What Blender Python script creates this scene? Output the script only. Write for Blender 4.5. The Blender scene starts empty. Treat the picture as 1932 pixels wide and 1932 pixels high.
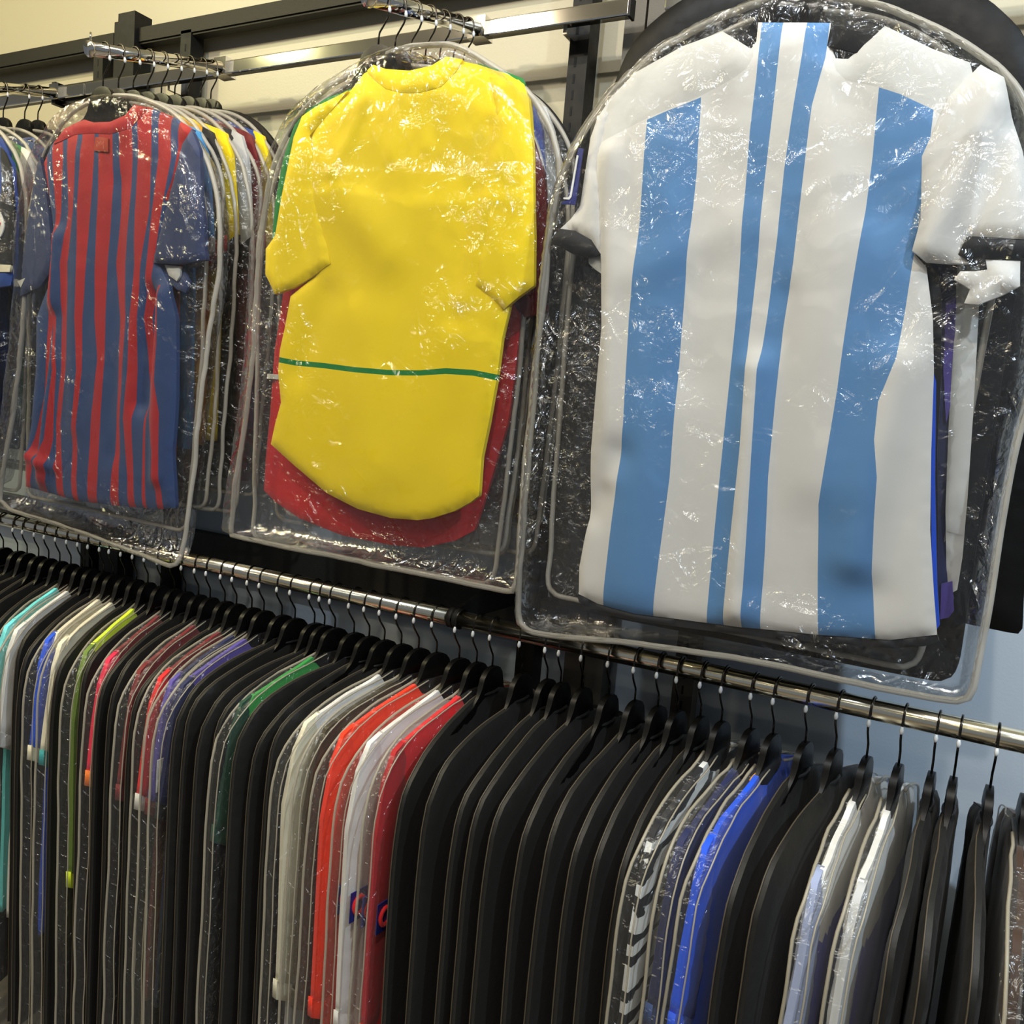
import bpy, math, random
import numpy as np
from mathutils import Vector, Matrix, noise
from mathutils.geometry import delaunay_2d_cdt

random.seed(7)
C = bpy.context.scene.collection
sc = bpy.context.scene

# ------------------------------------------------------------------ camera
FPX = 1600.0
yaw, pit, rol = math.radians(27.3), math.radians(6.6), math.radians(4.9)
CAM = np.array([0, -1.55, 1.55])
Fv = np.array([-math.sin(yaw)*math.cos(pit), math.cos(yaw)*math.cos(pit), -math.sin(pit)])
R0 = np.array([math.cos(yaw), math.sin(yaw), 0]); U0 = np.cross(R0, Fv)
Rv = math.cos(rol)*R0+math.sin(rol)*U0; Uv = math.cos(rol)*U0-math.sin(rol)*R0
cd = bpy.data.cameras.new('camera'); cam = bpy.data.objects.new('camera', cd); C.objects.link(cam)
cd.sensor_width = 36; cd.lens = 36*FPX/1932; cd.clip_start = .02
M = Matrix(((Rv[0], Uv[0], -Fv[0], CAM[0]), (Rv[1], Uv[1], -Fv[1], CAM[1]), (Rv[2], Uv[2], -Fv[2], CAM[2]), (0, 0, 0, 1)))
cam.matrix_world = M
sc.camera = cam

def onY(px, py, y):
    """measure: where a sight line of the photograph meets the vertical plane y"""
    d = Fv+Rv*(px-966)/FPX-Uv*(py-966)/FPX
    p = CAM+d*(y-CAM[1])/d[1]
    return float(p[0]), float(p[2])

# ------------------------------------------------------------------ materials
def new_mat(name):
    m = bpy.data.materials.new(name); m.use_nodes = True
    return m, m.node_tree.nodes, m.node_tree.links, m.node_tree.nodes['Principled BSDF']

def s2l(c):
    return tuple((x/12.92 if x <= .04045 else ((x+.055)/1.055)**2.4) for x in [v/255 for v in c])

def cloth(name, rgb, rough=.62, bump=.05, sheen=.15, scale=900, var=.06):
    m, n, l, b = new_mat(name)
    c = s2l(rgb)
    b.inputs['Roughness'].default_value = rough
    b.inputs['Sheen Weight'].default_value = sheen
    b.inputs['Specular IOR Level'].default_value = .3
    tc = n.new('ShaderNodeTexCoord')
    ns = n.new('ShaderNodeTexNoise'); ns.inputs['Scale'].default_value = 9; ns.inputs['Detail'].default_value = 3
    l.new(tc.outputs['Object'], ns.inputs['Vector'])
    mx = n.new('ShaderNodeMix'); mx.data_type = 'RGBA'
    mx.inputs[6].default_value = (*[x*(1-var) for x in c], 1); mx.inputs[7].default_value = (*[min(1, x*(1+var)) for x in c], 1)
    l.new(ns.outputs['Fac'], mx.inputs[0]); l.new(mx.outputs[2], b.inputs['Base Color'])
    n2 = n.new('ShaderNodeTexNoise'); n2.inputs['Scale'].default_value = scale; l.new(tc.outputs['Object'], n2.inputs['Vector'])
    n3 = n.new('ShaderNodeTexNoise'); n3.inputs['Scale'].default_value = 26; n3.inputs['Detail'].default_value = 4; l.new(tc.outputs['Object'], n3.inputs['Vector'])
    ad = n.new('ShaderNodeMath'); ad.operation = 'MULTIPLY_ADD'; ad.inputs[1].default_value = .02
    l.new(n2.outputs['Fac'], ad.inputs[0]); l.new(n3.outputs['Fac'], ad.inputs[2])
    bp = n.new('ShaderNodeBump'); bp.inputs['Strength'].default_value = bump; bp.inputs['Distance'].default_value = .01
    l.new(ad.outputs[0], bp.inputs['Height']); l.new(bp.outputs['Normal'], b.inputs['Normal'])
    return m

def zebra_cloth():
    m = cloth('black_white_pattern_knit', (220, 220, 214))
    n, l = m.node_tree.nodes, m.node_tree.links; b = n['Principled BSDF']
    tc = n.new('ShaderNodeTexCoord'); mp = n.new('ShaderNodeMapping'); mp.inputs['Rotation'].default_value = (0, .7, 0); mp.inputs['Scale'].default_value = (1, 1, 3)
    l.new(tc.outputs['Object'], mp.inputs['Vector'])
    w = n.new('ShaderNodeTexWave'); w.inputs['Scale'].default_value = 4; w.inputs['Distortion'].default_value = 7; w.inputs['Detail'].default_value = 3; w.inputs['Detail Scale'].default_value = 2
    l.new(mp.outputs[0], w.inputs['Vector'])
    r = n.new('ShaderNodeValToRGB'); r.color_ramp.elements[0].position = .36; r.color_ramp.elements[0].color = (.012, .012, .014, 1)
    r.color_ramp.elements[1].position = .42; r.color_ramp.elements[1].color = (.70, .70, .66, 1)
    l.new(w.outputs['Fac'], r.inputs['Fac']); l.new(r.outputs['Color'], b.inputs['Base Color'])
    return m

def plain(name, rgb, rough=.5, metal=0, spec=.5, bump=0, bscale=60):
    m, n, l, b = new_mat(name)
    b.inputs['Base Color'].default_value = (*s2l(rgb), 1)
    b.inputs['Roughness'].default_value = rough; b.inputs['Metallic'].default_value = metal
    b.inputs['Specular IOR Level'].default_value = spec
    tc = n.new('ShaderNodeTexCoord'); ns = n.new('ShaderNodeTexNoise'); ns.inputs['Scale'].default_value = bscale
    l.new(tc.outputs['Object'], ns.inputs['Vector'])
    mr = n.new('ShaderNodeMapRange'); mr.inputs[3].default_value = max(.02, rough*.8); mr.inputs[4].default_value = min(1, rough*1.2)
    l.new(ns.outputs['Fac'], mr.inputs[0]); l.new(mr.outputs[0], b.inputs['Roughness'])
    if bump:
        bp = n.new('ShaderNodeBump'); bp.inputs['Strength'].default_value = bump; bp.inputs['Distance'].default_value = .005
        l.new(ns.outputs['Fac'], bp.inputs['Height']); l.new(bp.outputs['Normal'], b.inputs['Normal'])
    return m

def film_mat(name, strength=.6, haze=.035, gain=1.0, fine=1.0):
    """clear plastic film: mostly see-through, crinkled gloss on top"""
    m, n, l, b = new_mat(name)
    n.remove(b); out = n['Material Output']
    tc = n.new('ShaderNodeTexCoord')
    # broad patches where the film is tight or crinkled
    pn = n.new('ShaderNodeTexNoise'); pn.inputs['Scale'].default_value = 5; pn.inputs['Detail'].default_value = 2
    l.new(tc.outputs['Object'], pn.inputs['Vector'])
    pr = n.new('ShaderNodeMapRange'); pr.inputs[1].default_value = .45; pr.inputs[2].default_value = .66
    pr.inputs[3].default_value = .10; pr.inputs[4].default_value = 1.0
    l.new(pn.outputs['Fac'], pr.inputs[0])
    a = n.new('ShaderNodeTexNoise'); a.inputs['Scale'].default_value = 34*fine; a.inputs['Detail'].default_value = 3; a.inputs['Distortion'].default_value = 1.2
    l.new(tc.outputs['Object'], a.inputs['Vector'])
    v = n.new('ShaderNodeTexVoronoi'); v.feature = 'DISTANCE_TO_EDGE'; v.inputs['Scale'].default_value = 22*fine
    mp = n.new('ShaderNodeMapping'); mp.inputs['Scale'].default_value = (1, 1, .55)
    l.new(tc.outputs['Object'], mp.inputs['Vector'])
    wn = n.new('ShaderNodeTexNoise'); wn.inputs['Scale'].default_value = 7
    l.new(mp.outputs[0], wn.inputs['Vector'])
    vm = n.new('ShaderNodeVectorMath'); vm.operation = 'MULTIPLY_ADD'; vm.inputs[1].default_value = (.12, .12, .12)
    l.new(wn.outputs['Color'], vm.inputs[0]); l.new(mp.outputs[0], vm.inputs[2]); l.new(vm.outputs[0], v.inputs['Vector'])
    ve = n.new('ShaderNodeMapRange'); ve.inputs[1].default_value = 0; ve.inputs[2].default_value = .12; ve.inputs[3].default_value = 1; ve.inputs[4].default_value = 0
    l.new(v.outputs['Distance'], ve.inputs[0])
    s1 = n.new('ShaderNodeMath'); s1.operation = 'MULTIPLY_ADD'; s1.inputs[1].default_value = .35
    l.new(ve.outputs[0], s1.inputs[0]); l.new(a.outputs['Fac'], s1.inputs[2])
    s2 = n.new('ShaderNodeMath'); s2.operation = 'MULTIPLY'; l.new(s1.outputs[0], s2.inputs[0]); l.new(pr.outputs[0], s2.inputs[1])
    bp = n.new('ShaderNodeBump'); bp.inputs['Strength'].default_value = strength; bp.inputs['Distance'].default_value = .017
    l.new(s2.outputs[0], bp.inputs['Height'])
    g = n.new('ShaderNodeBsdfGlossy'); g.inputs['Roughness'].default_value = .14; l.new(bp.outputs['Normal'], g.inputs['Normal'])
    t = n.new('ShaderNodeBsdfTransparent'); t.inputs['Color'].default_value = (.975, .975, .97, 1)
    d = n.new('ShaderNodeBsdfDiffuse'); d.inputs['Color'].default_value = (.7, .69, .66, 1)
    fr = n.new('ShaderNodeFresnel'); fr.inputs['IOR'].default_value = 1.45
    fm = n.new('ShaderNodeMath'); fm.operation = 'MULTIPLY'; fm.use_clamp = True; fm.inputs[1].default_value = gain
    l.new(fr.outputs[0], fm.inputs[0])
    fc = n.new('ShaderNodeMath'); fc.operation = 'MINIMUM'; fc.inputs[1].default_value = .45; l.new(fm.outputs[0], fc.inputs[0])
    m1 = n.new('ShaderNodeMixShader'); m1.inputs[0].default_value = haze; l.new(t.outputs[0], m1.inputs[1]); l.new(d.outputs[0], m1.inputs[2])
    m2 = n.new('ShaderNodeMixShader'); l.new(fc.outputs[0], m2.inputs[0]); l.new(m1.outputs[0], m2.inputs[1]); l.new(g.outputs[0], m2.inputs[2])
    l.new(m2.outputs[0], out.inputs['Surface'])
    return m

def film_simple(name, strength=.6, haze=.04, scale=24):
    m, n, l, b = new_mat(name)
    n.remove(b); out = n['Material Output']
    tc = n.new('ShaderNodeTexCoord')
    a = n.new('ShaderNodeTexNoise'); a.inputs['Scale'].default_value = scale; a.inputs['Detail'].default_value = 2; a.inputs['Distortion'].default_value = 1
    l.new(tc.outputs['Object'], a.inputs['Vector'])
    bp = n.new('ShaderNodeBump'); bp.inputs['Strength'].default_value = strength; bp.inputs['Distance'].default_value = .018
    l.new(a.outputs['Fac'], bp.inputs['Height'])
    g = n.new('ShaderNodeBsdfGlossy'); g.inputs['Roughness'].default_value = .19; l.new(bp.outputs['Normal'], g.inputs['Normal'])
    t = n.new('ShaderNodeBsdfTransparent'); t.inputs['Color'].default_value = (.96, .96, .95, 1)
    d = n.new('ShaderNodeBsdfDiffuse'); d.inputs['Color'].default_value = (.6, .58, .54, 1)
    m1 = n.new('ShaderNodeMixShader'); m1.inputs[0].default_value = haze; l.new(t.outputs[0], m1.inputs[1]); l.new(d.outputs[0], m1.inputs[2])
    m2 = n.new('ShaderNodeMixShader'); m2.inputs[0].default_value = .045; l.new(m1.outputs[0], m2.inputs[1]); l.new(g.outputs[0], m2.inputs[2])
    l.new(m2.outputs[0], out.inputs['Surface'])
    return m

def piping_mat(name, rgb, clear=.3):
    m, n, l, b = new_mat(name)
    out = n['Material Output']
    b.inputs['Base Color'].default_value = (*s2l(rgb), 1); b.inputs['Roughness'].default_value = .28
    tc = n.new('ShaderNodeTexCoord'); ns = n.new('ShaderNodeTexNoise'); ns.inputs['Scale'].default_value = 40
    l.new(tc.outputs['Object'], ns.inputs['Vector'])
    mr = n.new('ShaderNodeMapRange'); mr.inputs[3].default_value = .2; mr.inputs[4].default_value = .45
    l.new(ns.outputs['Fac'], mr.inputs[0]); l.new(mr.outputs[0], b.inputs['Roughness'])
    t = n.new('ShaderNodeBsdfTransparent'); mx = n.new('ShaderNodeMixShader'); mx.inputs[0].default_value = clear
    l.new(b.outputs[0], mx.inputs[1]); l.new(t.outputs[0], mx.inputs[2]); l.new(mx.outputs[0], out.inputs['Surface'])
    return m

MT = dict(
    white=cloth('white_knit', (222, 219, 212)), skyblue=cloth('sky_blue_knit', (92, 140, 190), var=.08),
    yellow=cloth('yellow_knit', (246, 214, 0), var=.03), green=cloth('green_trim', (10, 120, 50)),
    red=cloth('red_knit', (168, 22, 28), var=.12), navy=cloth('navy_knit', (38, 62, 108), var=.1),
    navyslv=cloth('slate_navy_knit', (44, 56, 92)),
    black=cloth('black_trim', (22, 22, 24)), crimson=cloth('bright_red_knit', (214, 30, 34)),
    royal=cloth('royal_blue_knit', (24, 80, 210)), cream=cloth('cream_knit', (226, 218, 190)),
    rust=cloth('rust_label', (168, 52, 30)), zebra=zebra_cloth(),
    teal=cloth('teal_knit', (40, 150, 150)), turq=cloth('turquoise_knit', (110, 225, 225)),
    neon=cloth('neon_yellow_knit', (214, 235, 40)), olive=cloth('olive_green_knit', (104, 128, 50)),
    pink=cloth('pinkish_red_knit', (225, 30, 70)), orange=cloth('orange_red_knit', (246, 52, 14)),
    orangeacc=cloth('orange_accent', (240, 120, 30)),
    maroon=cloth('maroon_knit', (110, 26, 28)), purple=cloth('purple_knit', (86, 72, 150)),
    dknavy=cloth('dark_navy_knit', (30, 36, 74)), grass=cloth('grass_green_knit', (44, 140, 60)),
    dkgreen=cloth('dark_green_knit', (20, 62, 44)), grey=cloth('pale_grey_knit', (186, 186, 184)),
    gold=cloth('dark_sequin_knit', (60, 54, 40), rough=.3, bump=.8), brown=cloth('dark_brown_knit', (62, 42, 28)),
    periw=cloth('periwinkle_knit', (98, 100, 176)), amber=cloth('amber_knit', (230, 160, 20)),
    lblue=cloth('light_blue_knit', (60, 140, 200)), mix=cloth('blue_white_knit', (150, 160, 190)),
    blue=cloth('mid_blue_knit', (36, 72, 150)), offw=cloth('offwhite_lining', (205, 203, 196)),
    cover=cloth('black_cover_fabric', (21, 20, 17), rough=.5, bump=.2, sheen=.05, scale=1400),
    cover2=plain('black_suit_bag_vinyl', (15, 14, 13), rough=.45, spec=.15, bump=.1),
    covseam=plain('tan_edge_thread', (70, 60, 44), rough=.6),
    film=film_simple('clear_film', 1.0, .016, 30), filmf=film_mat('clear_film_front', 1.0, .006, 1.3),
    filml=film_simple('clear_film_lower', 1.0, .03, 45),
    pipe=piping_mat('clear_piping', (190, 184, 170), .4), pipel=piping_mat('pale_piping', (172, 163, 142), .38),
    hang=plain('black_hanger_plastic', (10, 9, 8), rough=.36, spec=.18, bump=.05),
    wire=plain('hook_steel', (70, 66, 60), rough=.25, metal=1), tip=plain('hook_glint_white', (225, 225, 222), rough=.3),  # the white is a painted highlight on the hook bend
    chrome=plain('chrome', (232, 228, 218), rough=.08, metal=1, bscale=12),
    brass=plain('warm_chrome_rail', (238, 230, 206), rough=.16, metal=1, bscale=12),
    frame=plain('dark_bronze_paint', (33, 31, 24), rough=.55, spec=.25, bump=.1, bscale=500),
    frame2=plain('black_slot_paint', (23, 22, 19), rough=.55, spec=.25), slot=plain('slot_black', (8, 8, 8), rough=.9),
    grayp=plain('grey_brown_post_paint', (84, 78, 68), rough=.5, bump=.1, bscale=500),
    panel=plain('dark_olive_panel', (50, 48, 40), rough=.6, bump=.1, bscale=300),
    badgew=plain('badge_white', (225, 225, 220), rough=.5), badgeb=plain('badge_navy', (28, 38, 110), rough=.5),
    wallb=plain('cool_light_wall_blue', (196, 207, 216), rough=.4, bump=.04, bscale=220),
    wall=plain('painted_wall', (186, 178, 152), rough=.42, bump=.04, bscale=220),
    ceil=plain('painted_ceiling', (226, 222, 206), rough=.8), floor=plain('floor_vinyl', (120, 112, 100), rough=.4),
)

# ------------------------------------------------------------------ mesh helpers
def link(name, verts, faces, mats, parent=None, loc=(0, 0, 0), rotz=0, smooth=True, fm=None):
    me = bpy.data.meshes.new(name); me.from_pydata([tuple(map(float, v)) for v in verts], [], faces)
    for m in (mats if isinstance(mats, (list, tuple)) else [mats]): me.materials.append(m)
    if fm is not None: me.polygons.foreach_set('material_index', fm)
    if smooth: me.polygons.foreach_set('use_smooth', [True]*len(me.polygons))
    me.update()
    o = bpy.data.objects.new(name, me); C.objects.link(o)
    o.location = loc; o.rotation_euler = (0, 0, rotz)
    if parent: o.parent = parent
    return o

def tag(o, label, cat, group=None):
    o['label'] = label; o['category'] = cat
    if group: o['group'] = group
    return o

def thing(name, label, cat, loc=(0, 0, 0), rotz=0, group=None):
    o = bpy.data.objects.new(name, None); C.objects.link(o); o.empty_display_size = .05
    o.location = loc; o.rotation_euler = (0, 0, rotz)
    return tag(o, label, cat, group)

def dup(root, name=None):
    r = root.copy(); C.objects.link(r)
    for ch in list(root.children):
        c = ch.copy(); C.objects.link(c); c.parent = r
        for g in list(ch.children):
            d = g.copy(); C.objects.link(d); d.parent = c
    return r

class MB:
    def __init__(s): s.v = []; s.f = []; s.m = []
    def box(s, x0, x1, y0, y1, z0, z1, m=0):
        b = len(s.v)
        s.v += [(x, y, z) for z in (z0, z1) for y in (y0, y1) for x in (x0, x1)]
        s.f += [tuple(b+i for i in q) for q in ((0, 2, 3, 1), (4, 5, 7, 6), (0, 1, 5, 4), (2, 6, 7, 3), (0, 4, 6, 2), (1, 3, 7, 5))]
        s.m += [m]*6; return s
    def tube(s, pts, r, n=8, closed=False, m=0, ry=None):
        P = [Vector(p) for p in pts]; k = len(P); b = len(s.v)
        T = []
        for i in range(k):
            a = P[(i-1) % k] if closed or i > 0 else P[i]; c = P[(i+1) % k] if closed or i < k-1 else P[i]
            T.append((c-a).normalized())
        N = T[0].orthogonal().normalized()
        for i in range(k):
            N = (N-T[i]*N.dot(T[i])); N = N.normalized() if N.length > 1e-6 else T[i].orthogonal().normalized()
            B = T[i].cross(N)
            rr = r[i] if isinstance(r, (list, tuple)) else r
            for j in range(n):
                a = 2*math.pi*j/n
                s.v.append(tuple(P[i]+N*math.cos(a)*rr+B*math.sin(a)*rr))
        for i in range(k if closed else k-1):
            for j in range(n):
                i2 = (i+1) % k
                s.f.append((b+i*n+j, b+i*n+(j+1) % n, b+i2*n+(j+1) % n, b+i2*n+j)); s.m.append(m)
        if not closed:
            s.f.append(tuple(b+j for j in range(n))[::-1]); s.f.append(tuple(b+(k-1)*n+j for j in range(n))); s.m += [m, m]
        return s
    def build(s, name, mats, parent=None, **k):
        return link(name, s.v, s.f, mats, parent, fm=s.m, **k)

def spline(pts, step=.02, closed=False):
    """Catmull-Rom through 2D/3D points"""
    P = [np.array(p, float) for p in pts]; n = len(P); out = []
    rng = range(n if closed else n-1)
    for i in rng:
        p1, p2 = P[i], P[(i+1) % n]
        p0 = P[i-1] if (closed or i > 0) else 2*p1-p2
        p3 = P[(i+2) % n] if (closed or i < n-2) else 2*p2-p1
        k = max(1, int(np.linalg.norm(p2-p1)/step))
        for j in range(k):
            t = j/k
            out.append(.5*((2*p1)+(-p0+p2)*t+(2*p0-5*p1+4*p2-p3)*t*t+(-p0+3*p1-3*p2+p3)*t**3))
    if not closed: out.append(P[-1])
    return [tuple(p) for p in out]

def inpoly(P, poly):
    x, y = P[:, 0], P[:, 1]; ins = np.zeros(len(P), bool); n = len(poly)
    for i in range(n):
        x1, y1 = poly[i]; x2, y2 = poly[(i+1) % n]
        if y1 == y2: continue
        c = ((y1 > y) != (y2 > y)) & (x < (x2-x1)*(y-y1)/(y2-y1)+x1)
        ins ^= c
    return ins

def distseg(P, A, B):
    best = np.full(len(P), 1e9)
    for a, b in zip(A, B):
        d = b-a; L = d@d
        if L < 1e-14: continue
        t = np.clip(((P-a)@d)/L, 0, 1)
        q = a+t[:, None]*d
        best = np.minimum(best, np.hypot(*(P-q).T))
    return best

def resamp(pts, step, closed):
    out = []; n = len(pts)
    for i in range(n if closed else n-1):
        a, b = np.array(pts[i], float), np.array(pts[(i+1) % n], float)
        k = max(1, int(math.ceil(np.linalg.norm(b-a)/step)))
        for j in range(k): out.append(a+(b-a)*j/k)
    if not closed: out.append(np.array(pts[-1], float))
    return out

def sheet(outline, step, lines=()):
    bd = resamp(outline, step, True); nb = len(bd); poly = np.array(bd)
    lo, hi = poly.min(0), poly.max(0)
    g = []
    r = 0; y = lo[1]
    while y < hi[1]:
        x = lo[0]+(step*.5 if r % 2 else 0)
        while x < hi[0]: g.append((x, y)); x += step
        y += step*.866; r += 1
    g = np.array(g); g = g[inpoly(g, poly)]
    if len(g): g = g[distseg(g, poly, np.roll(poly, -1, 0)) > step*.5]
    vs = [tuple(p) for p in bd]; es = []
    lp = []
    for ln in lines:
        q = np.array(resamp(ln, step, False)); lp.append(q)
    for q in lp:
        if len(g): g = g[distseg(g, q[:-1], q[1:]) > step*.35]
        b = len(vs); vs += [tuple(p) for p in q]; es += [(b+i, b+i+1) for i in range(len(q)-1)]
    vs += [tuple(p) for p in g]
    ov, oe, of, *_ = delaunay_2d_cdt([Vector(v) for v in vs], es, [list(range(nb))], 1, 1e-6)
    V = np.array([(v.x, v.y) for v in ov])
    Fc = [tuple(f) for f in of if len(f) == 3]
    cen = np.array([V[list(f)].mean(0) for f in Fc])
    ok = inpoly(cen, poly)
    Fc = [f for f, k in zip(Fc, ok) if k]
    used = sorted({i for f in Fc for i in f}); mp = {u: i for i, u in enumerate(used)}
    V = V[used]; Fc = [tuple(mp[i] for i in f) for f in Fc]
    # orient CCW
    F2 = []
    for f in Fc:
        a, b, c = V[f[0]], V[f[1]], V[f[2]]
        F2.append(f if (b[0]-a[0])*(c[1]-a[1])-(b[1]-a[1])*(c[0]-a[0]) > 0 else f[::-1])
    D = distseg(V, poly, np.roll(poly, -1, 0))
    return V, F2, D

def pillow(name, outline, mats, parent=None, step=.015, thick=.012, edge=.03, y0=0.0, wr=None, lines=(), regions=(), rim=.4, **kw):
    """closed slab of cloth or film in the local XZ plane, front towards -y: full in the middle, thinner at its cut edge"""
    V, F, D = sheet(outline, step, lines)
    h = thick*(rim+(1-rim)*np.sqrt(np.clip(1-(1-np.clip(D/edge, 0, 1))**2, 0, 1)))
    W = np.array([wr(a, b) if wr else 0 for a, b in V])
    n = len(V)
    vs = [(V[i, 0], y0-h[i]-W[i], V[i, 1]) for i in range(n)]+[(V[i, 0], y0+h[i]-W[i], V[i, 1]) for i in range(n)]
    fs = list(F)+[tuple(n+i for i in f[::-1]) for f in F]
    fm = [0]*len(F)
    if regions:
        cen = np.array([V[list(f)].mean(0) for f in F])
        for poly, mi in regions:
            k = inpoly(cen, np.array(poly))
            for j in np.nonzero(k)[0]: fm[j] = mi
    es = {}
    for fi, f in enumerate(F):
        for a, b in ((f[0], f[1]), (f[1], f[2]), (f[2], f[0])): es[(a, b)] = fi
    be = [(a, b, fi) for (a, b), fi in es.items() if (b, a) not in es]
    fm = fm+fm+[fm[fi] for a, b, fi in be]
    fs += [(a, n+a, n+b, b) for a, b, fi in be]
    o = link(name, vs, fs, mats, parent, fm=fm, **kw)
    if rim > .05:
        me = o.data; key = {}
        at = me.attributes.new('sharp_edge', 'BOOLEAN', 'EDGE')
        bs = {frozenset((a, b)) for a, b, _ in be} | {frozenset((n+a, n+b)) for a, b, _ in be}
        for e in me.edges:
            if frozenset(e.vertices) in bs: at.data[e.index].value = True
    return o

def nz(x, z, s=0): return noise.noise(Vector((x, s*3.7+.5, z)))

# ------------------------------------------------------------------ setting
def struct(o): o['kind'] = 'structure'; return o
WALLY = .055
struct(MB().box(-6, 3, WALLY, WALLY+.1, 0, 3.3).build('wall_back', MT['wall'], smooth=False))
struct(MB().box(-6, 3, WALLY-.006, WALLY, 0, 1.90).build('cool_wall_tint_1', MT['wallb'], smooth=False))  # added sheet: its pale blue puts cool light into the lower wall's colour
struct(MB().box(-6, 3, -5, WALLY, -.05, 0).build('floor', MT['floor'], smooth=False))
struct(MB().box(-6, 3, -5, WALLY, 3.3, 3.35).build('ceiling', MT['ceil'], smooth=False))

rack = thing('wall_rack', 'dark metal wall rack frame with slotted posts, top beam and chrome cross rail', 'wall rack', (0, 0, 0))
def post(x0, x1, y0, y1, z0, z1, mat, slots=True, sx=None):
    p = MB().box(x0, x1, y0, y1, z0, z1).build('post', mat, rack, smooth=False)
    if slots:
        b = MB(); xm = (x0+x1)/2+(sx or 0); z = z0+.03
        while z < z1-.04: b.box(xm-.0022, xm+.0022, y0-.0006, y0+.004, z, z+.017); z += .03
        b.build('slot_row', MT['slot'], p, smooth=False)
    return p
post(-2.055, -1.992, -.012, .04, 0, 2.484, MT['frame2'], False)
post(-2.085, -2.055, .0, .04, 0, 2.472, MT['frame2'], False)
post(-2.165, -2.128, 0, .04, 0, 2.42, MT['frame'])
post(-1.836, -1.800, 0, .04, 0, 2.42, MT['frame2'])
post(-.762, -.722, 0, .045, 0, 2.42, MT['frame2'], True, -.005)
post(-.652, -.612, 0, .04, 0, 2.484, MT['grayp'], False)
post(-.606, -.566, -.004, .04, 0, 2.484, MT['grayp'], False)
post(-.425, -.385, 0, .04, 0, 2.42, MT['grayp'])
for a, b in ((-2.9, -2.088), (-1.99, -.656), (-.564, .7)):
    MB().box(a, b, 0, .035, 2.413, 2.447).box(a, b, .004, .031, 2.408, 2.414).build('top_beam', MT['frame'], rack, smooth=False)
for a, b in ((-2.9, -2.115), (-2.112, -.62), (-.555, .7)):
    r = MB().box(a, b, -.062, -.042, 2.272, 2.302).build('cross_rail', MT['chrome'], rack, smooth=False)
    md = r.modifiers.new('b', 'BEVEL'); md.width = .003; md.segments = 2
MB().box(-.622, -.617, -.064, -.04, 2.270, 2.304).build('rail_end_cap', MT['frame2'], rack, smooth=False)
MB().box(-2.235, -2.0, -.05, -.038, 2.262, 2.31).box(-2.24, -2.225, -.066, -.036, 2.258, 2.314).build('rail_bracket', MT['frame'], rack, smooth=False)
for x in (-2.147, -1.818, -.752, -.40, .5):
    MB().box(x-.004, x+.004, -.045, .002, 2.262, 2.3).build('rail_bracket', MT['chrome'] if x < -.7 else MT['frame2'], rack, smooth=False)
pn = MB().box(-2.95, -.655, .012, .05, 1.082, 1.175).build('lower_beam', MT['panel'], rack, smooth=False)

# lower hanging rail with brackets
RY, RZ, RR = -.30, 1.188, .0150
def lower_rail(x0, x1, label):
    t = thing('clothes_rail', label, 'clothes rail', ((x0+x1)/2, RY, RZ))
    L = (x1-x0)/2
    MB().tube([(-L, 0, 0), (L, 0, 0)], RR, 24).build('rail_tube', MT['brass'], t)
    MB().tube([(L-.006, 0, 0), (L+.006, 0, 0)] if x1 < 0 else [(-L-.0005, 0, 0), (-L+.012, 0, 0)], RR+.003, 20).build('end_collar', MT['frame2'], t)
    return t
lower_rail(-2.95, -.742, 'long round chrome rail above the left row of covered garments')
lower_rail(-.738, .75, 'shiny round chrome rail at right under the blue and white striped jersey')
for i, (x, lb) in enumerate(((-2.03, 'dark rail bracket on the left post under the striped red jersey bag'), (-.745, 'black rail bracket at the rail joint under the yellow jersey bag'))):
    v = [(x-.004, .012, 1.17), (x-.004, -.285, 1.178), (x-.004, -.285, 1.202), (x-.004, .012, 1.262)]
    v += [(a+.008, b, c) for a, b, c in v]
    tag(link('rail_bracket', v, [(0, 1, 2, 3)[::-1], (4, 5, 6, 7), (0, 1, 5, 4), (1, 2, 6, 5), (2, 3, 7, 6), (3, 0, 4, 7)], MT['frame2'], smooth=False), lb, 'bracket')

# ------------------------------------------------------------------ hanger prototype
def hanger_proto(wide=.215, name='coat_hanger'):
    t = thing(name, 'x', 'hanger')
    k = wide/.215
    half = [(0, -.0695), (.012, -.0705), (.022, -.075), (.031, -.084), (.036, -.098), (.043, -.113), (.066*k, -.127), (.12*k, -.145), (.19*k, -.170), (.215*k, -.188), (.217*k, -.200),
            (.208*k, -.204), (.18*k, -.192), (.12*k, -.170), (.06*k, -.152), (.03, -.146), (0, -.145)]
    out = half+[(-a, b) for a, b in half[::-1][1:-1]]
    out = out[::-1]
    hb = pillow('body', out, MT['hang'], t, step=.010, thick=.0062, edge=.006, rim=.75)
    for v in hb.data.vertices:      # shoulders are thinner than the neck
        v.co.y *= 1-.62*min(1, max(0, (-.100-v.co.z)/.022))
    R = RR+.0022
    pts = [(0, 0, -.08), (0, 0, -.055), (.001, 0, -.049), (.015, 0, -.030), (R+.0012, 0, -.022), (R+.0008, 0, -.012), (R, 0, 0)]
    for a in range(15, 181, 15):
        pts.append((R*math.cos(math.radians(a)), 0, R*math.sin(math.radians(a))))
    pts += [(-R, 0, -.006)]
    MB().tube(pts, .0016, 8).build('hook', MT['wire'], t)
    # rounded white blob standing in for the wire's highlight at the bend
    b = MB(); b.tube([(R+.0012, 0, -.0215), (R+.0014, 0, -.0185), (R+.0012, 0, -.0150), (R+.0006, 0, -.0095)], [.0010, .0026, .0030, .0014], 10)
    b.build('hook_glint', MT['tip'], t)
    return t
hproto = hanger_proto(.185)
HP_USED = [False]
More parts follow.
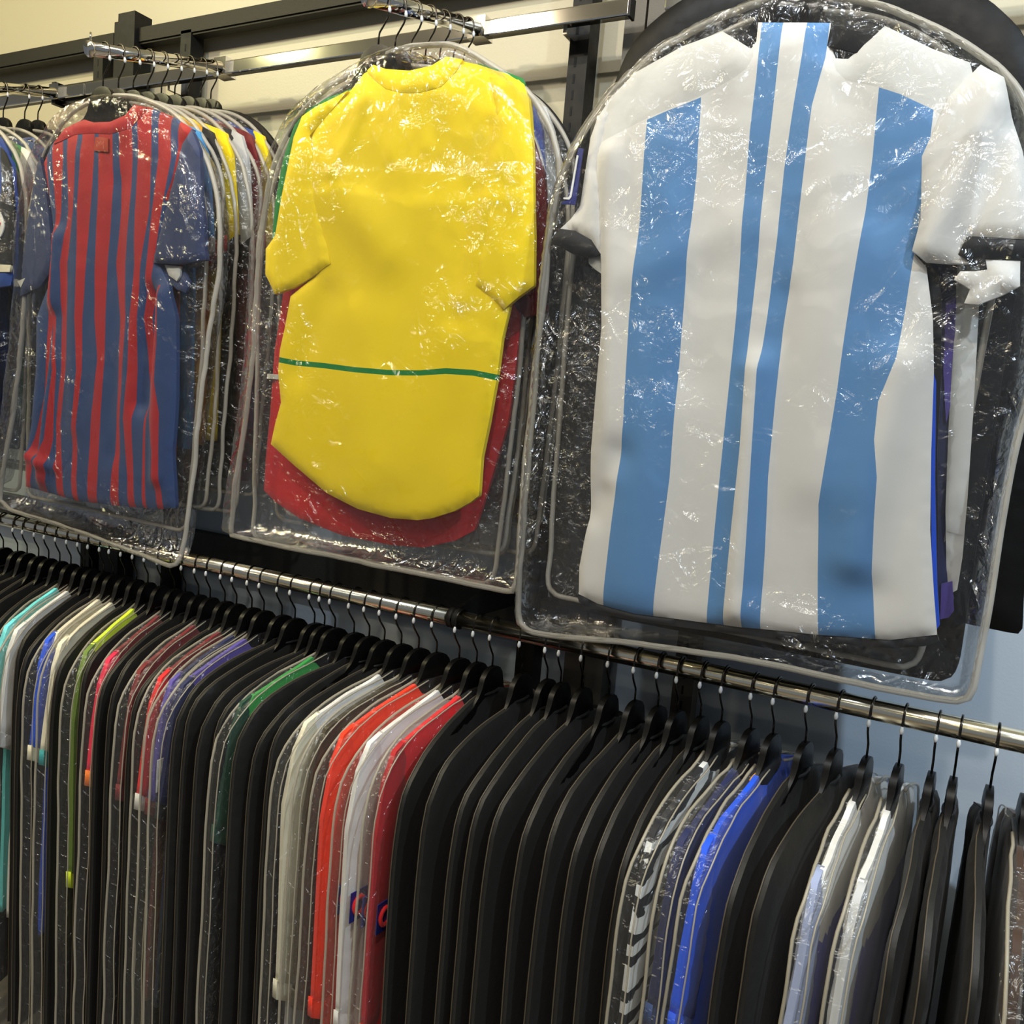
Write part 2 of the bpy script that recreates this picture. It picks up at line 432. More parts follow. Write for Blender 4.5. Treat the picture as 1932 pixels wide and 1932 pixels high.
def hanger(loc, rotz, label, group, first=[True]):
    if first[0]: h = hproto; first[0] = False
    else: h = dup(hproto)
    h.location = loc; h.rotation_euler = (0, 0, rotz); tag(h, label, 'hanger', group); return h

# ------------------------------------------------------------------ black covers (lower row)
def mirror(half): return [(-a, b) for a, b in half[::-1]]+[p for p in half if p[0] > 0] if half[0][0] == 0 else half
def cover_outline(w=.25, drop=.0, L=1.0):
    h = [(.026, -.112), (.05, -.119), (.10, -.127-drop*.3), (.16, -.142-drop*.6), (.205, -.163-drop), (.235, -.195-drop), (w, -.25-drop), (w+.004, -.40), (w+.002, -.65), (w, -L)]
    r = spline(h, .02)
    return [(-a, b) for a, b in r][::-1][::-1], r
def closed_outline(w=.25, drop=0, L=1.0):
    l, r = cover_outline(w, drop, L)
    return l + r[::-1]      # neck-left ... bottom-left, bottom-right ... neck-right (closes across the neck)
def cover_proto(seed, w=.25, drop=0, name='garment_cover'):
    t = thing(name, 'x', 'garment cover')
    out = closed_outline(w, drop)
    f = lambda a, b: .008*nz(a*9, b*1.3, seed)+.002*nz(a*22, b*4, seed+5)+.004*nz(a*5, b*10, seed+9)*max(0, 1+(b+.12)*3)
    pillow('shell', out, MT['cover'], t, step=.015, thick=.0100, edge=.030, wr=f, rim=.35)
    l, r = cover_outline(w, drop)
    for s in (l, r):
        MB().tube([(a*1.003, -.0036-f(a, b), b) for a, b in s], .0010, 6).build('edge_seam', MT['covseam'], t)
    MB().tube([(.027*math.cos(a), .007*math.sin(a), -.113) for a in np.linspace(0, 2*math.pi, 20)[:-1]], .0022, 6, closed=True).build('neck_hem', MT['cover'], t)
    return t
cov_protos = [cover_proto(i, .247+.004*(i % 3), [0, .012, -.004, .02, .006][i]) for i in range(5)]

# ------------------------------------------------------------------ clear bags (lower row)
def lower_bag_proto(seed):
    t = thing('clear_garment_bag', 'x', 'garment bag')
    out = closed_outline(.256, .008)
    f = lambda a, b: .005*nz(a*9, b*3, seed)+.003*nz(a*25, b*12, seed+5)
    pillow('film', out, MT['filml'], t, step=.02, thick=.0150, edge=.03, wr=f, rim=.6)
    l, r = cover_outline(.256, .008)
    for s in (l, r):
        for y, pr in (((-.0115, .0012), (.0100, .0023)) if s is l else ((.0115, .0012), (-.0100, .0023))):
            MB().tube([(a*1.004, y-f(a, b), b) for a, b in s], pr, 6).build('piping', MT['pipel'], t)
    return t
bag_protos = [lower_bag_proto(20+i) for i in range(3)]

# ------------------------------------------------------------------ generic jersey
def jersey(name, label, cols, loc, rotz, group=None, long=False, step=.02, seed=0, thick=.009, dx=0, dz=0, sc_=1.0, extra=None, L=.80):
    """cols: body, sleeve, collar, cuff, optional yoke(top of body), hem"""
    body, slv, col, cuff = [MT[c] for c in cols[:4]]
    t = thing(name, label, 'jersey', loc, rotz, group)
    S = lambda pts: [(a*sc_+dx, b*sc_+dz) for a, b in pts]
    h = [(.052, -.116), (.12, -.136), (.185, -.158), (.205, -.19), (.188, -.26), (.192, -.34), (.205, -.48), (.212, -.64), (.214, -L)]
    neck = [(.035, -.136), (0, -.146), (-.035, -.136)]
    out = S(h[::-1]+neck+[(-a, b) for a, b in h])[::-1]
    f = lambda a, b: .005*nz(a*9, b*2.2, seed)+.003*nz(a*22, b*7, seed+3)
    mats = [body]; regs = []; lines = []
    if len(cols) > 4 and cols[4]:
        mats.append(MT[cols[4]]); regs.append((S([(-1, 0), (1, 0), (1, -.27), (.1, -.25), (-.1, -.25), (-1, -.27)]), 1)); lines.append(S([(-.3, -.27), (-.1, -.25), (.1, -.25), (.3, -.27)]))
    if len(cols) > 5 and cols[5]:
        mats.append(MT[cols[5]]); k = len(mats)-1; regs.append((S([(-1, -.55), (1, -.55), (1, -1), (-1, -1)]), k)); lines.append(S([(-.3, -.55), (.3, -.55)]))
    pillow('body', out, mats, t, step=step, thick=thick, edge=.035, wr=f, regions=regs, lines=lines)
    MB().tube([(a*sc_+dx, -.003, b*sc_+dz) for a, b in spline([(-.056, -.124), (-.036, -.138), (0, -.148), (.036, -.138), (.056, -.124), (.03, -.122), (0, -.121), (-.03, -.122)], .01, True)], .0045, 6, closed=True).build('collar', col, t)
    for s in (1, -1):
        e = -.64 if long else -.405
        q = [(.180, -.156), (.206, -.168), (.226, -.21), (.240, -.30), (.250, e+.03), (.190, e-.008), (.176, -.36), (.168, -.26)]
        if long: q[4] = (.236, e+.03); q[5] = (.196, e); q[6] = (.180, -.36)
        q = [(s*a, b) for a, b in q]; q = q if s < 0 else q[::-1]
        sl = pillow('sleeve', S(q), slv, t, step=step, thick=thick+.002, edge=.03, y0=-.002, wr=lambda a, b: .004*nz(a*14, b*5, seed+7))
        c1 = [(q_[0], q_[1]) for q_ in ([(s*.2515, e+.034), (s*.2535, e+.004), (s*.189, e-.034), (s*.188, e-.006)] if not long else [(s*.2385, e+.034), (s*.238, e+.0), (s*.193, e-.03), (s*.194, e+.004)])]
        c1 = c1 if s < 0 else c1[::-1]
        pillow('cuff', S(c1)[::-1], cuff, sl, step=step, thick=thick+.004, edge=.02, y0=-.002)
    if extra: extra(t, S)
    return t

# ------------------------------------------------------------------ lower row: one entry per hook on the rail, left to right
hooks = [7,34,52,74,93,114,135,156,175,197,215,237,259,281,306,331,352,377,399,427,449,478,501,535,560,597,616,636,672,701,730,762,795,829,872,905,935,991,1039,1065,1107,1157,1206,1250,1287,1331,1371,1427,1469,1531,1588,1648,1709,1772,1814,1884]
def badge_sleeve(kind):
    def f(t, S):
        # small rectangular sleeve badge with a ring on the outer sleeve, both faces
        z0, z1, x0, x1 = (-.45, -.40, .203, .238) if kind == 'ring' else (-.36, -.30, .206, .243)
        for y in (-.0165, .0135):
            b = MB().box(x0, x1, y, y+.0015, z0, z1)
            o = b.build('sleeve_badge', MT['badgeb'] if kind == 'ring' else MT['badgew'], t, smooth=False)
            yy = y-.001 if y < 0 else y+.0025
            cx, cz = (x0+x1)/2, (z0+z1)/2
            ring = [(cx+.011*math.cos(a), yy, cz+.014*math.sin(a)) for a in np.linspace(0, 2*math.pi, 20)[:-1]]
            MB().tube(ring, .0038 if kind == 'ring' else .0022, 6, closed=True).build('badge_ring', MT['crimson'] if kind == 'ring' else MT['black'], o)
    return f
clear = {  # hook -> (colours, words, long, extra)
 135: (('turq','turq','white','white'), 'turquoise jersey with white collar', False, None),
 156: (('white','white','crimson','white'), 'white jersey with red collar', False, None),
 215: (('royal','royal','cream','cream','cream'), 'royal blue jersey with cream collar', False, None),
 237: (('cream','cream','cream','teal'), 'cream jersey with teal sleeve cuffs', False, None),
 281: (('neon','olive','olive','neon'), 'olive green jersey with neon yellow body', True, None),
 331: (('maroon','pink','pink','orangeacc'), 'pinkish red jersey with orange cuffs', False, None),
 399: (('maroon','maroon','black','maroon'), 'dark maroon jersey', False, None),
 449: (('maroon','crimson','white','white'), 'red jersey with white cuffs', False, None),
 478: (('dknavy','purple','grey','maroon'), 'dark navy jersey with purple sleeves', False, None),
 501: (('neon','dknavy','purple','black','purple'), 'dark navy jersey with purple shoulders and white sleeve badge', False, badge_sleeve('ball')),
 636: (('grass','dkgreen','black','dkgreen'), 'dark green jersey with brighter green body', False, None),
 762: (('grey','cream','white','cream','white'), 'cream long-sleeved jersey', True, None),
 795: (('gold','gold','black','gold'), 'dark jersey with glittering surface', True, None),
 829: (('orange','orange','orange','orange'), 'bright orange-red jersey', True, None),
 872: (('white','white','white','white'), 'white jersey with ringed sleeve badge', True, badge_sleeve('ring')),
 905: (('crimson','red','crimson','orangeacc'), 'crimson jersey with ringed badge and orange striped cuffs', True, badge_sleeve('ring')),
 1371: (('zebra','zebra','black','black','zebra','grass'), 'black and white patterned jersey with green lower edge', True, None),
 1427: (('dknavy','dknavy','navy','navy'), 'navy blue jersey', False, None),
 1469: (('royal','royal','amber','royal'), 'royal blue jersey with yellow inner collar', False, None),
 1648: (('periw','mix','white','blue','white'), 'white-topped jersey fading to dark purple blue', False, None),
 1709: (('periw','grey','white','mix','white'), 'white-topped jersey fading to pale violet', False, None),
}
shx = [-2.04,-1.52,-1.437,-1.33,-1.2,-1.13,-1.0,-.85,-.72,-.66,-.5,-.4,-.3,-.2,-.1,0,.1]
shv = [.10,.088,.075,.051,.02,.0,-.027,-.046,-.04,-.005,-.01,-.02,-.027,-.038,-.038,-.02,-.006]
items = []
for h in hooks:
    x = onY(h, 985+(h-7)*.213, RY)[0]; items.append((x, clear.get(h), h))
clear[-1] = (('brown','brown','black','brown'), 'dark brown jersey at right edge', True, None)
items += [(.132, clear[-1], 0), (.168, None, 0), (.205, None, 0), (.24, None, 0)]
ordw = ['first','second','third','fourth','fifth','sixth','seventh','eighth','ninth','tenth','eleventh','twelfth','thirteenth','fourteenth']
def find_next(i, d):
    j = i+d; n = 1
    while 0 <= j < len(items) and not items[j][1]: j += d; n += 1
    return (j, n) if 0 <= j < len(items) else (None, n)
used = [False]*5; usedb = [False]*3
for i, (x, cl, h) in enumerate(items):
    sh = float(np.interp(x, shx, shv))+random.uniform(-.004, .004)
    rz = -math.pi/2+math.atan(sh/.25)
    loc = (x, RY, RZ)
    if cl:
        cols, words, lng, ex = cl
        hanger(loc, rz, 'black plastic hanger carrying the %s' % words, 'hangers on the lower rail')
        jersey('football_jersey', words+(' in a clear bag on the lower rail' if len(words) < 45 else ' on the lower rail'), cols, loc, rz, 'jerseys on the lower rail', lng, seed=i, extra=ex)
        k = i % 3
        b = bag_protos[k] if not usedb[k] else dup(bag_protos[k]); usedb[k] = True
        b.location = loc; b.rotation_euler = (0, 0, rz); tag(b, 'clear plastic bag over the %s' % words, 'garment bag', 'clear bags on the lower rail')
    else:
        jr, nr = find_next(i, 1); jl, nl = find_next(i, -1)
        if jr is not None and (jl is None or nr <= nl): w = '%s to the left of the %s' % (ordw[nr-1], items[jr][1][1])
        else: w = '%s to the right of the %s' % (ordw[nl-1], items[jl][1][1])
        w = w.replace(' and white sleeve badge', '').replace(' and orange striped cuffs', '').replace(' with green lower edge', '').replace(' with ringed sleeve badge', ' with ringed badge').replace(' with brighter green body', '').replace(' with purple shoulders', ' with badge').replace(' with yellow inner collar', '').replace(' with neon yellow body', '')
        hanger(loc, rz, 'black hanger, '+w, 'hangers on the lower rail')
        k = random.randrange(5)
        if not used[0]: k = 0
        elif not all(used): k = used.index(False)
        c = cov_protos[k] if not used[k] else dup(cov_protos[k]); used[k] = True
        c.location = loc; c.rotation_euler = (0, 0, rz+random.uniform(-.02, .02)); tag(c, 'black cover, '+w, 'garment cover', 'black covers on the lower rail')

# ------------------------------------------------------------------ upper display arms
def arm_z(y): return 2.286+.265*(y+.05)
def display_arm(x, label, tip=-.40):
    t = thing('display_arm', label, 'display arm', (x, -.062, arm_z(-.05)))
    d = Vector((0, tip+.062, arm_z(tip)-arm_z(-.05)))
    MB().tube([(0, 0, 0), tuple(d)], .013, 16).build('tube', MT['chrome'], t)
    MB().tube([tuple(d), tuple(d*1.012)], .0155, 16).build('end_cap', MT['chrome'], t)
    MB().tube([tuple(d+Vector((0, 0, RR))), tuple(d+Vector((0, -.0, RR+.016)))], .0022, 8).build('stop_pin', MT['chrome'], t)
    MB().box(-.019, .019, -.012, .022, -.02, .02).build('clamp', MT['chrome'], t, smooth=False)
    return t
display_arm(-2.22, 'sloping chrome arm at far left carrying blue jerseys')
display_arm(-1.617, 'sloping chrome arm above the red and blue striped jersey')
display_arm(-.93, 'sloping chrome arm above the yellow jersey')
display_arm(-.27, 'sloping chrome arm above the white and blue striped jersey')

def up_bag_outline(w=.278, top=-.094, L=.935, tap=.012):
    h = [(0, top), (.09, top-.016), (.165, top-.052), (.225, top-.11), (.262, top-.18), (w, top-.28), (w, top-.45), (w-tap*.5, -.75), (w-tap, -L+.07), (w-tap-.001, -L+.03), (w-tap-.007, -L+.010), (w-tap-.018, -L+.002), (w-tap-.04, -L), (w-tap-.10, -L)]
    r = spline(h, .009)
    return r + [(-a, b) for a, b in r[::-1][:-1]]
def fold(a, b, p, q, w, amp):
    """a straight crease ridge from p to q (local metres), gaussian profile"""
    px, pz = p; qx, qz = q; dx, dz = qx-px, qz-pz; L = dx*dx+dz*dz
    t = max(0, min(1, ((a-px)*dx+(b-pz)*dz)/L)); d = math.hypot(a-px-t*dx, b-pz-t*dz)
    return amp*math.exp(-(d/w)**2)


def bag_parts(t, out, seed, film, thick=.017, step=.02, pr=.0042, amp=1.0, creases=()):
    f = lambda a, b: sum(fold(a, b, *q) for q in creases)+amp*(.006*nz(a*8, b*4, seed)+.004*nz(a*22, b*14, seed+5)+.0015*nz(a*60, b*40, seed+8))
    a0 = np.array(out); area = sum(a0[i, 0]*a0[(i+1) % len(a0), 1]-a0[(i+1) % len(a0), 0]*a0[i, 1] for i in range(len(a0)))
    o2 = out if area > 0 else out[::-1]
    pillow('film', o2, film, t, step=step, thick=thick, edge=.035, wr=f, rim=.03)
    MB().tube([(a, -f(a, b), b) for a, b in out], pr, 8, closed=True).build('piping', MT['pipe'], t)
def up_bag_proto(seed, **k):
    t = thing('clear_garment_bag', 'x', 'garment bag'); bag_parts(t, up_bag_outline(**k), seed, MT['film']); return t
ubp = [up_bag_proto(40), up_bag_proto(41, w=.286, L=.95), up_bag_proto(42, w=.270, L=.92, top=-.09)]
ubu = [False]*3
def big_cover(x, y, z, label, w=.30, L=.93, top=-.09, group=None, rz=0):
    t = thing('garment_cover', label, 'garment cover', (x, y, z), rz, group)
    out = up_bag_outline(w, top, L, .0)
    f = lambda a, b: .006*nz(a*8, b*3, x*9)
    pillow('shell', out[::-1], MT['cover2'], t, step=.025, thick=.013, edge=.04, wr=f)
    MB().tube([(a, -f(a, b), b) for a, b in out], .0018, 6, closed=True).build('edge_seam', MT['cover2'], t)
    return t

stacks = [
 (-2.22, 'far left arm', [(None, None), (('blue','white','black','blue'), 'blue jersey with white sleeves'), (('green','white','white','green'), 'green jersey with white sleeves'), (('navy','blue','white','white'), 'navy jersey'), (('black','black','blue','black'), 'black jersey')], .055, .1),
 (-1.617, 'striped jersey arm', [(None, None), (('maroon','red','black','red'), 'dark red jersey'), (('lblue','lblue','black','grey'), 'light blue jersey'), (('amber','black','crimson','crimson'), 'black sleeved amber jersey'), (('yellow','yellow','crimson','black'), 'yellow jersey with red collar'), (('black','grey','black','black'), 'black jersey with grey sleeves'), (('maroon','maroon','grey','red'), 'maroon jersey'), (('blue','yellow','blue','yellow'), 'blue jersey with yellow sleeves')], .035, .03),
 (-.93, 'yellow jersey arm', [(None, None), (None, 'traced'), (('maroon','brown','black','maroon'), 'maroon jersey'), (('blue','blue','black','navy'), 'blue jersey'), (('navy','blue','white','navy'), 'navy jersey with blue sleeves'), (('brown','grey','black','brown'), 'brown jersey with grey sleeves')], .045, .09),
 (-.27, 'white and blue jersey arm', [(None, None), (None, 'traced'), (None, 'cover')], .045, .0),
]
Y0 = -.37
behind = ['front of the stack', 'directly behind the front one', 'third from the front', 'fourth from the front', 'fifth from the front', 'sixth from the front', 'seventh from the front', 'eighth from the front', 'last against the wall']
armname = {k: k for k in ('far left arm', 'striped jersey arm', 'yellow jersey arm', 'white and blue jersey arm')}
for ax, nm, its, sp, dxs in stacks:
    for k, (cols, words) in enumerate(its):
        y = Y0+sp*k; z = arm_z(y)+.0
        rz = random.uniform(-.03, .03) if k else 0
        am = armname[nm]
        hanger((ax, y, z), rz, 'black hanger on the %s, %s' % (am, behind[k]), 'hangers on the upper arms')
        if cols is None and not words: continue
        if words == 'cover':
            big_cover(ax, y, z, 'black cover third in line on the white and blue jersey arm', w=.305, L=.985, group='black covers on the upper arms'); continue
        if cols: jersey('football_jersey', '%s on the %s, %s' % (words, am, behind[k].replace(' from the front', ' in line').replace('directly behind the front one', 'second in line')), cols, (ax, y, z), rz, 'jerseys on the upper arms', False, seed=60+k, step=.025, L=.87 if k == 1 else .80)
        i = k % 3
        b = ubp[i] if not ubu[i] else dup(ubp[i]); ubu[i] = True
        b.location = (ax, y, z); b.rotation_euler = (0, random.uniform(-.015, .015), rz)
        tag(b, 'clear bag on the %s, %s' % (am, behind[k]), 'garment bag', 'clear bags on the upper arms')
big_cover(-2.22, -.115, arm_z(-.115), 'black cover last in the stack on the far left arm', group='black covers on the upper arms')
big_cover(-1.617, -.095, arm_z(-.095), 'black cover last in the stack behind the red and blue jersey', w=.285, group='black covers on the upper arms')
big_cover(-.93, -.11, arm_z(-.11), 'black cover last in the stack behind the yellow jersey', w=.285, group='black covers on the upper arms')
for ax, y, am in ((-2.22, -.115, 'far left arm'), (-1.617, -.095, 'striped jersey arm'), (-.93, -.11, 'yellow jersey arm'), (-.27, -.20, 'white and blue jersey arm')):
    hanger((ax, y, arm_z(y)), 0, 'black hanger inside the last black cover on the %s' % am, 'hangers on the upper arms')

# ------------------------------------------------------------------ the front jerseys, measured from the photograph on the plane y = Y0
def tr(pts, ax, Y=Y0):
    """photo outline -> local metres of a root standing at (ax, Y, arm_z(Y))"""
    z = arm_z(Y); r = []
    for px, py in pts:
        a, b = onY(px, py, Y); r.append((a-ax, b-z))
    return r
def ccw(p):
    a0 = np.array(p); q = np.roll(a0, -1, 0)
    return p if (a0[:, 0]*q[:, 1]-q[:, 0]*a0[:, 1]).sum() > 0 else p[::-1]
def piece(name, px, mats, t, ax, step=.009, thick=.009, edge=.020, y0=0, wr=None, stripes=(), smooth_out=False, Y=Y0):
    out = ccw(tr(px, ax, Y))
    lines, regs = [], []
    for poly, mi in stripes:
        q = tr(poly, ax, Y); regs.append((q, mi)); lines.append(q+[q[0]])
    return pillow(name, out, mats, t, step=step, thick=thick, edge=edge, y0=y0, wr=wr, lines=lines, regions=regs)
# ---- white and sky blue striped jersey
AY = -.93; AX = -.27; zA = arm_z(Y0)
ta = thing('football_jersey', 'large white jersey with sky blue vertical stripes and black cuffs and hem, back view', 'jersey', (AX, Y0, zA))
S1 = [(1227,232),(1215,420),(1195,600),(1185,800),(1165,950),(1141,1150),(1235,1170),(1250,1050),(1270,900),(1285,700),(1300,500),(1318,330),(1325,187)]
S2 = [(1440,40),(1430,150),(1418,250),(1405,420),(1392,600),(1372,800),(1352,1000),(1334,1190),(1366,1190),(1385,1000),(1402,850),(1415,650),(1432,500),(1445,350),(1462,205),(1472,110),(1480,40)]
S3 = [(1525,40),(1515,110),(1500,205),(1482,330),(1470,450),(1450,600),(1435,700),(1425,850),(1412,1050),(1401,1200),(1435,1200),(1445,1050),(1452,900),(1465,760),(1480,620),(1500,500),(1520,330),(1535,205),(1558,110),(1567,40)]
S4 = [(1660,172),(1648,300),(1635,400),(1610,550),(1595,650),(1583,740),(1565,850),(1548,950),(1545,1100),(1545,1210),(1653,1215),(1647,1080),(1652,980),(1658,900),(1653,830),(1660,760),(1693,680),(1710,580),(1725,480),(1748,330),(1760,230),(1762,213),(1700,185)]
body = [(1432,45),(1568,45),(1568,85),(1576,108),(1600,110),(1645,75),(1670,52),(1760,95),(1830,120),(1850,200),(1790,330),(1740,420),(1724,478),(1748,505),(1760,600),(1762,700),(1757,850),(1755,1000),(1762,1120),(1768,1196),
        (1680,1206),(1550,1197),(1440,1186),(1340,1175),(1200,1156),(1130,1138),(1094,1120),(1095,1070),(1112,980),(1118,850),(1128,740),(1140,620),(1139,500),(1134,440),(1126,330),(1128,250),(1150,190),(1200,140),(1290,90),(1365,62),(1395,80),(1418,95),(1428,80)]
YK1 = [(1340,20),(1425,20),(1424,95),(1424,112),(1412,135),(1386,154),(1325,184),(1225,230),(1150,268),(1110,290),(1080,200),(1200,60)]
YK2 = [(1640,20),(1570,90),(1571,112),(1578,135),(1597,155),(1660,172),(1700,185),(1764,214),(1800,240),(1852,215),(1900,120),(1760,50)]
hem = [(1768,1196),(1680,1206),(1550,1197),(1440,1186),(1340,1175),(1200,1156),(1130,1138),(1094,1120),(1090,1122),(1094,1136),(1125,1152),(1200,1170),(1340,1190),(1440,1201),(1550,1212),(1680,1222),(1745,1218),(1772,1208)]
LA = lambda px, py: tr([(px, py)], AX)[0]
fa = [(LA(1430,700),LA(1395,1150),.02,.012),(LA(1480,560),LA(1425,1100),.02,-.004),(LA(1700,700),LA(1620,1050),.035,.014),(LA(1750,720),LA(1640,1100),.03,-.004),
      (LA(1590,250),LA(1560,900),.05,.008),(LA(1270,300),LA(1200,1100),.05,.008),(LA(1160,300),LA(1155,900),.02,.006),(LA(1580,100),LA(1650,400),.03,-.006),
      (LA(1330,220),LA(1300,700),.04,-.005),(LA(1200,520),LA(1420,420),.03,.004),(LA(1120,960),LA(1170,860),.025,-.008)]
wa = lambda a, b: 1.3*sum(fold(a, b, *q) for q in fa)+.003*nz(a*6, b*2.5, 1)+.0007*nz(a*18, b*9, 2)
piece('body', body, [MT['white'], MT['skyblue'], MT['offw']], ta, AX, step=.008, wr=wa, stripes=[(YK1,2),(YK2,2),(S1,1),(S2,1),(S3,1),(S4,1)], edge=.030, thick=.011)
piece('hem_band', hem, MT['black'], ta, AX, step=.008, thick=.0115, edge=.008, y0=.0015, wr=wa)
sl = piece('sleeve', [(1160,182),(1130,225),(1117,262),(1106,330),(1098,390),(1080,415),(1060,434),(1090,438),(1120,455),(1137,481),(1141,470),(1140,380),(1131,320),(1150,250)], MT['white'], ta, AX, thick=.010, edge=.012, y0=-.004, wr=lambda a, b: .004*nz(a*20, b*6, 4))
piece('cuff', [(1060,434),(1090,438),(1120,455),(1138,482),(1112,488),(1082,480),(1062,468),(1044,462),(1050,448)], MT['black'], sl, AX, thick=.009, edge=.006, y0=-.006)
piece('cuff_lining', [(1109,482),(1140,482),(1140,520),(1122,508),(1110,497)], MT['offw'], sl, AX, thick=.006, edge=.008, y0=.004)
bd = piece('sleeve_badge', [(1100,286),(1109,287),(1094,392),(1067,390),(1080,378),(1092,330)], MT['badgeb'], sl, AX, thick=.003, edge=.003, y0=-.016)
piece('badge_border', [(1098,300),(1101,301),(1088,378),(1084,383),(1073,382),(1073,379),(1082,379),(1085,375)], MT['badgew'], bd, AX, thick=.002, edge=.002, y0=-.0185)
sr = piece('sleeve', [(1740,300),(1790,190),(1850,130),(1893,158),(1908,225),(1928,290),(1950,400),(1956,458),(1900,455),(1824,450),(1815,478),(1828,500),(1790,500),(1748,498),(1722,478),(1738,420)], MT['white'], ta, AX, thick=.010, edge=.014, y0=-.007,
      wr=lambda a, b: fold(a, b, LA(1880,180), LA(1750,470), .02, .010)+fold(a, b, LA(1895,240), LA(1830,440), .015, -.007)+.004*nz(a*20, b*6, 4))
piece('cuff', [(1824,450),(1960,457),(1962,492),(1900,491),(1858,491),(1858,512),(1832,500),(1808,484)], MT['black'], sr, AX, thick=.009, edge=.008, y0=-.010)
piece('cuff_lining', [(1859,493),(1924,496),(1923,544),(1890,560),(1846,577),(1819,574),(1830,548),(1800,530),(1812,515),(1840,515),(1862,512)], MT['white'], sr, AX, thick=.008, edge=.010, y0=-.008,
      wr=lambda a, b: fold(a, b, LA(1865,515), LA(1920,545), .008, .005)+fold(a, b, LA(1865,515), LA(1825,570), .008, -.004))
piece('side_panel', [(1748,500),(1772,506),(1776,560),(1776,700),(1768,850),(1770,1000),(1766,1180),(1758,1190),(1752,1000),(1756,850),(1760,700),(1758,600)], MT['black'], ta, AX, thick=.006, edge=.008, y0=.012)
piece('side_stripe', [(1761,700),(1766,720),(1764,900),(1768,1100),(1773,1180),(1766,1190),(1758,1100),(1756,900)], MT['royal'], ta, AX, thick=.006, edge=.006, y0=.006)

tc_ = thing('garment_cover', 'large black suit cover rising behind the white and blue striped jersey', 'garment cover', (AX, -.20, arm_z(-.20)), 0, 'black covers on the upper arms')
co = spline([(1120,420),(1130,260),(1165,150),(1195,85),(1250,30),(1340,-20),(1500,-60),(1700,-50),(1830,-15),(1890,25),(1935,80),(1962,170),(1968,400),(1950,700),(1936,1000),(1928,1140),(1926,1185),(1920,1193),(1900,1190),(1500,1105),(1150,1030),(1105,1020),(1098,1005),(1100,700)], 20, True)
piece('shell', co, MT['cover2'], tc_, AX, step=.02, thick=.013, edge=.03, wr=lambda a, b: .006*nz(a*8, b*3, 31), Y=-.20)
MB().tube([(a, 0, b) for a, b in tr(co, AX, -.20)], .0022, 6, closed=True).build('edge_seam', MT['cover2'], tc_)
Y1 = Y0+.045
tp = thing('football_jersey', 'dark purple jersey with pale grey long sleeve behind the white and blue striped one', 'jersey', (AX, Y1, arm_z(Y1)))
piece('body', [(1470,120),(1560,120),(1740,190),(1800,300),(1795,480),(1800,560),(1795,700),(1785,900),(1785,1050),(1800,1130),(1795,1158),(1770,1168),(1300,1110),(1200,1080),(1220,700),(1220,300),(1260,190)], MT['dknavy'], tp, AX, step=.02, Y=Y1)
piece('side_panel', [(1785,570),(1815,560),(1812,640),(1795,760),(1785,800),(1780,700)], MT['purple'], tp, AX, step=.02, thick=.006, y0=-.006, Y=Y1)
piece('hem_patch', [(1776,1100),(1797,1095),(1800,1150),(1790,1163),(1774,1166)], MT['purple'], tp, AX, step=.02, thick=.006, y0=-.007, Y=Y1)
piece('sleeve', [(1740,190),(1835,260),(1850,420),(1846,600),(1836,780),(1826,930),(1816,1050),(1806,1112),(1797,1117),(1786,1102),(1784,960),(1790,800),(1800,640),(1806,500),(1780,350)], MT['offw'], tp, AX, step=.014, thick=.010, edge=.012, y0=-.004, wr=lambda a, b: .006*nz(a*25, b*8, 5), Y=Y1)
tr_ = thing('football_jersey', 'red jersey with white side line hanging behind the yellow one', 'jersey', (AY, Y1, arm_z(Y1)))
piece('body', [(770,190),(850,190),(960,250),(1000,400),(985,600),(960,800),(930,900),(897,1000),(860,1020),(800,1033),(740,1028),(650,1010),(570,978),(520,945),(500,925),(503,870),(512,780),(520,660),(530,590),(560,400),(600,260),(690,210)], MT['crimson'], tr_, AY, step=.014, thick=.010, edge=.014, wr=lambda a, b: .004*nz(a*9, b*5, 6), Y=Y1)
piece('side_line', [(512,706),(560,709),(560,718),(511,715)], MT['white'], tr_, AY, step=.02, thick=.004, edge=.004, y0=-.009, Y=Y1)
piece('sleeve', [(940,260),(1000,240),(1030,330),(1038,480),(1035,590),(990,600),(960,560),(955,400)], MT['maroon'], tr_, AY, step=.016, thick=.010, edge=.012, y0=-.002, Y=Y1)

# ---- yellow jersey
AY = -.93
ty = thing('football_jersey', 'bright yellow jersey with thin green chest band and green shoulder strips', 'jersey', (AY, Y0, arm_z(Y0)))
LY = lambda px, py: tr([(px, py)], AY)[0]
fy = [(LY(700,190),LY(640,330),.012,.006),(LY(760,190),LY(745,300),.012,.005),(LY(800,190),LY(810,280),.012,.004),(LY(640,330),LY(740,480),.04,.010),(LY(760,440),LY(900,520),.05,-.003),
      (LY(960,230),LY(880,560),.025,.010),(LY(930,250),LY(860,600),.02,-.008),(LY(620,560),LY(570,700),.03,-.008),(LY(700,620),LY(690,900),.05,.006),(LY(780,560),LY(850,800),.05,-.003),(LY(850,620),LY(760,880),.05,.007),
      (LY(620,380),LY(720,430),.05,.006)]
wy = lambda a, b: .8*sum(fold(a, b, *q) for q in fy)+.002*nz(a*6, b*3, 11)+.0006*nz(a*20, b*9, 12)
GB = [(520,672),(560,680),(620,686),(680,694),(740,699),(800,700),(850,696),(900,699),(950,709),(950,720),(900,710),(850,707),(800,710),(740,709),(680,704),(620,696),(560,690),(520,682)]
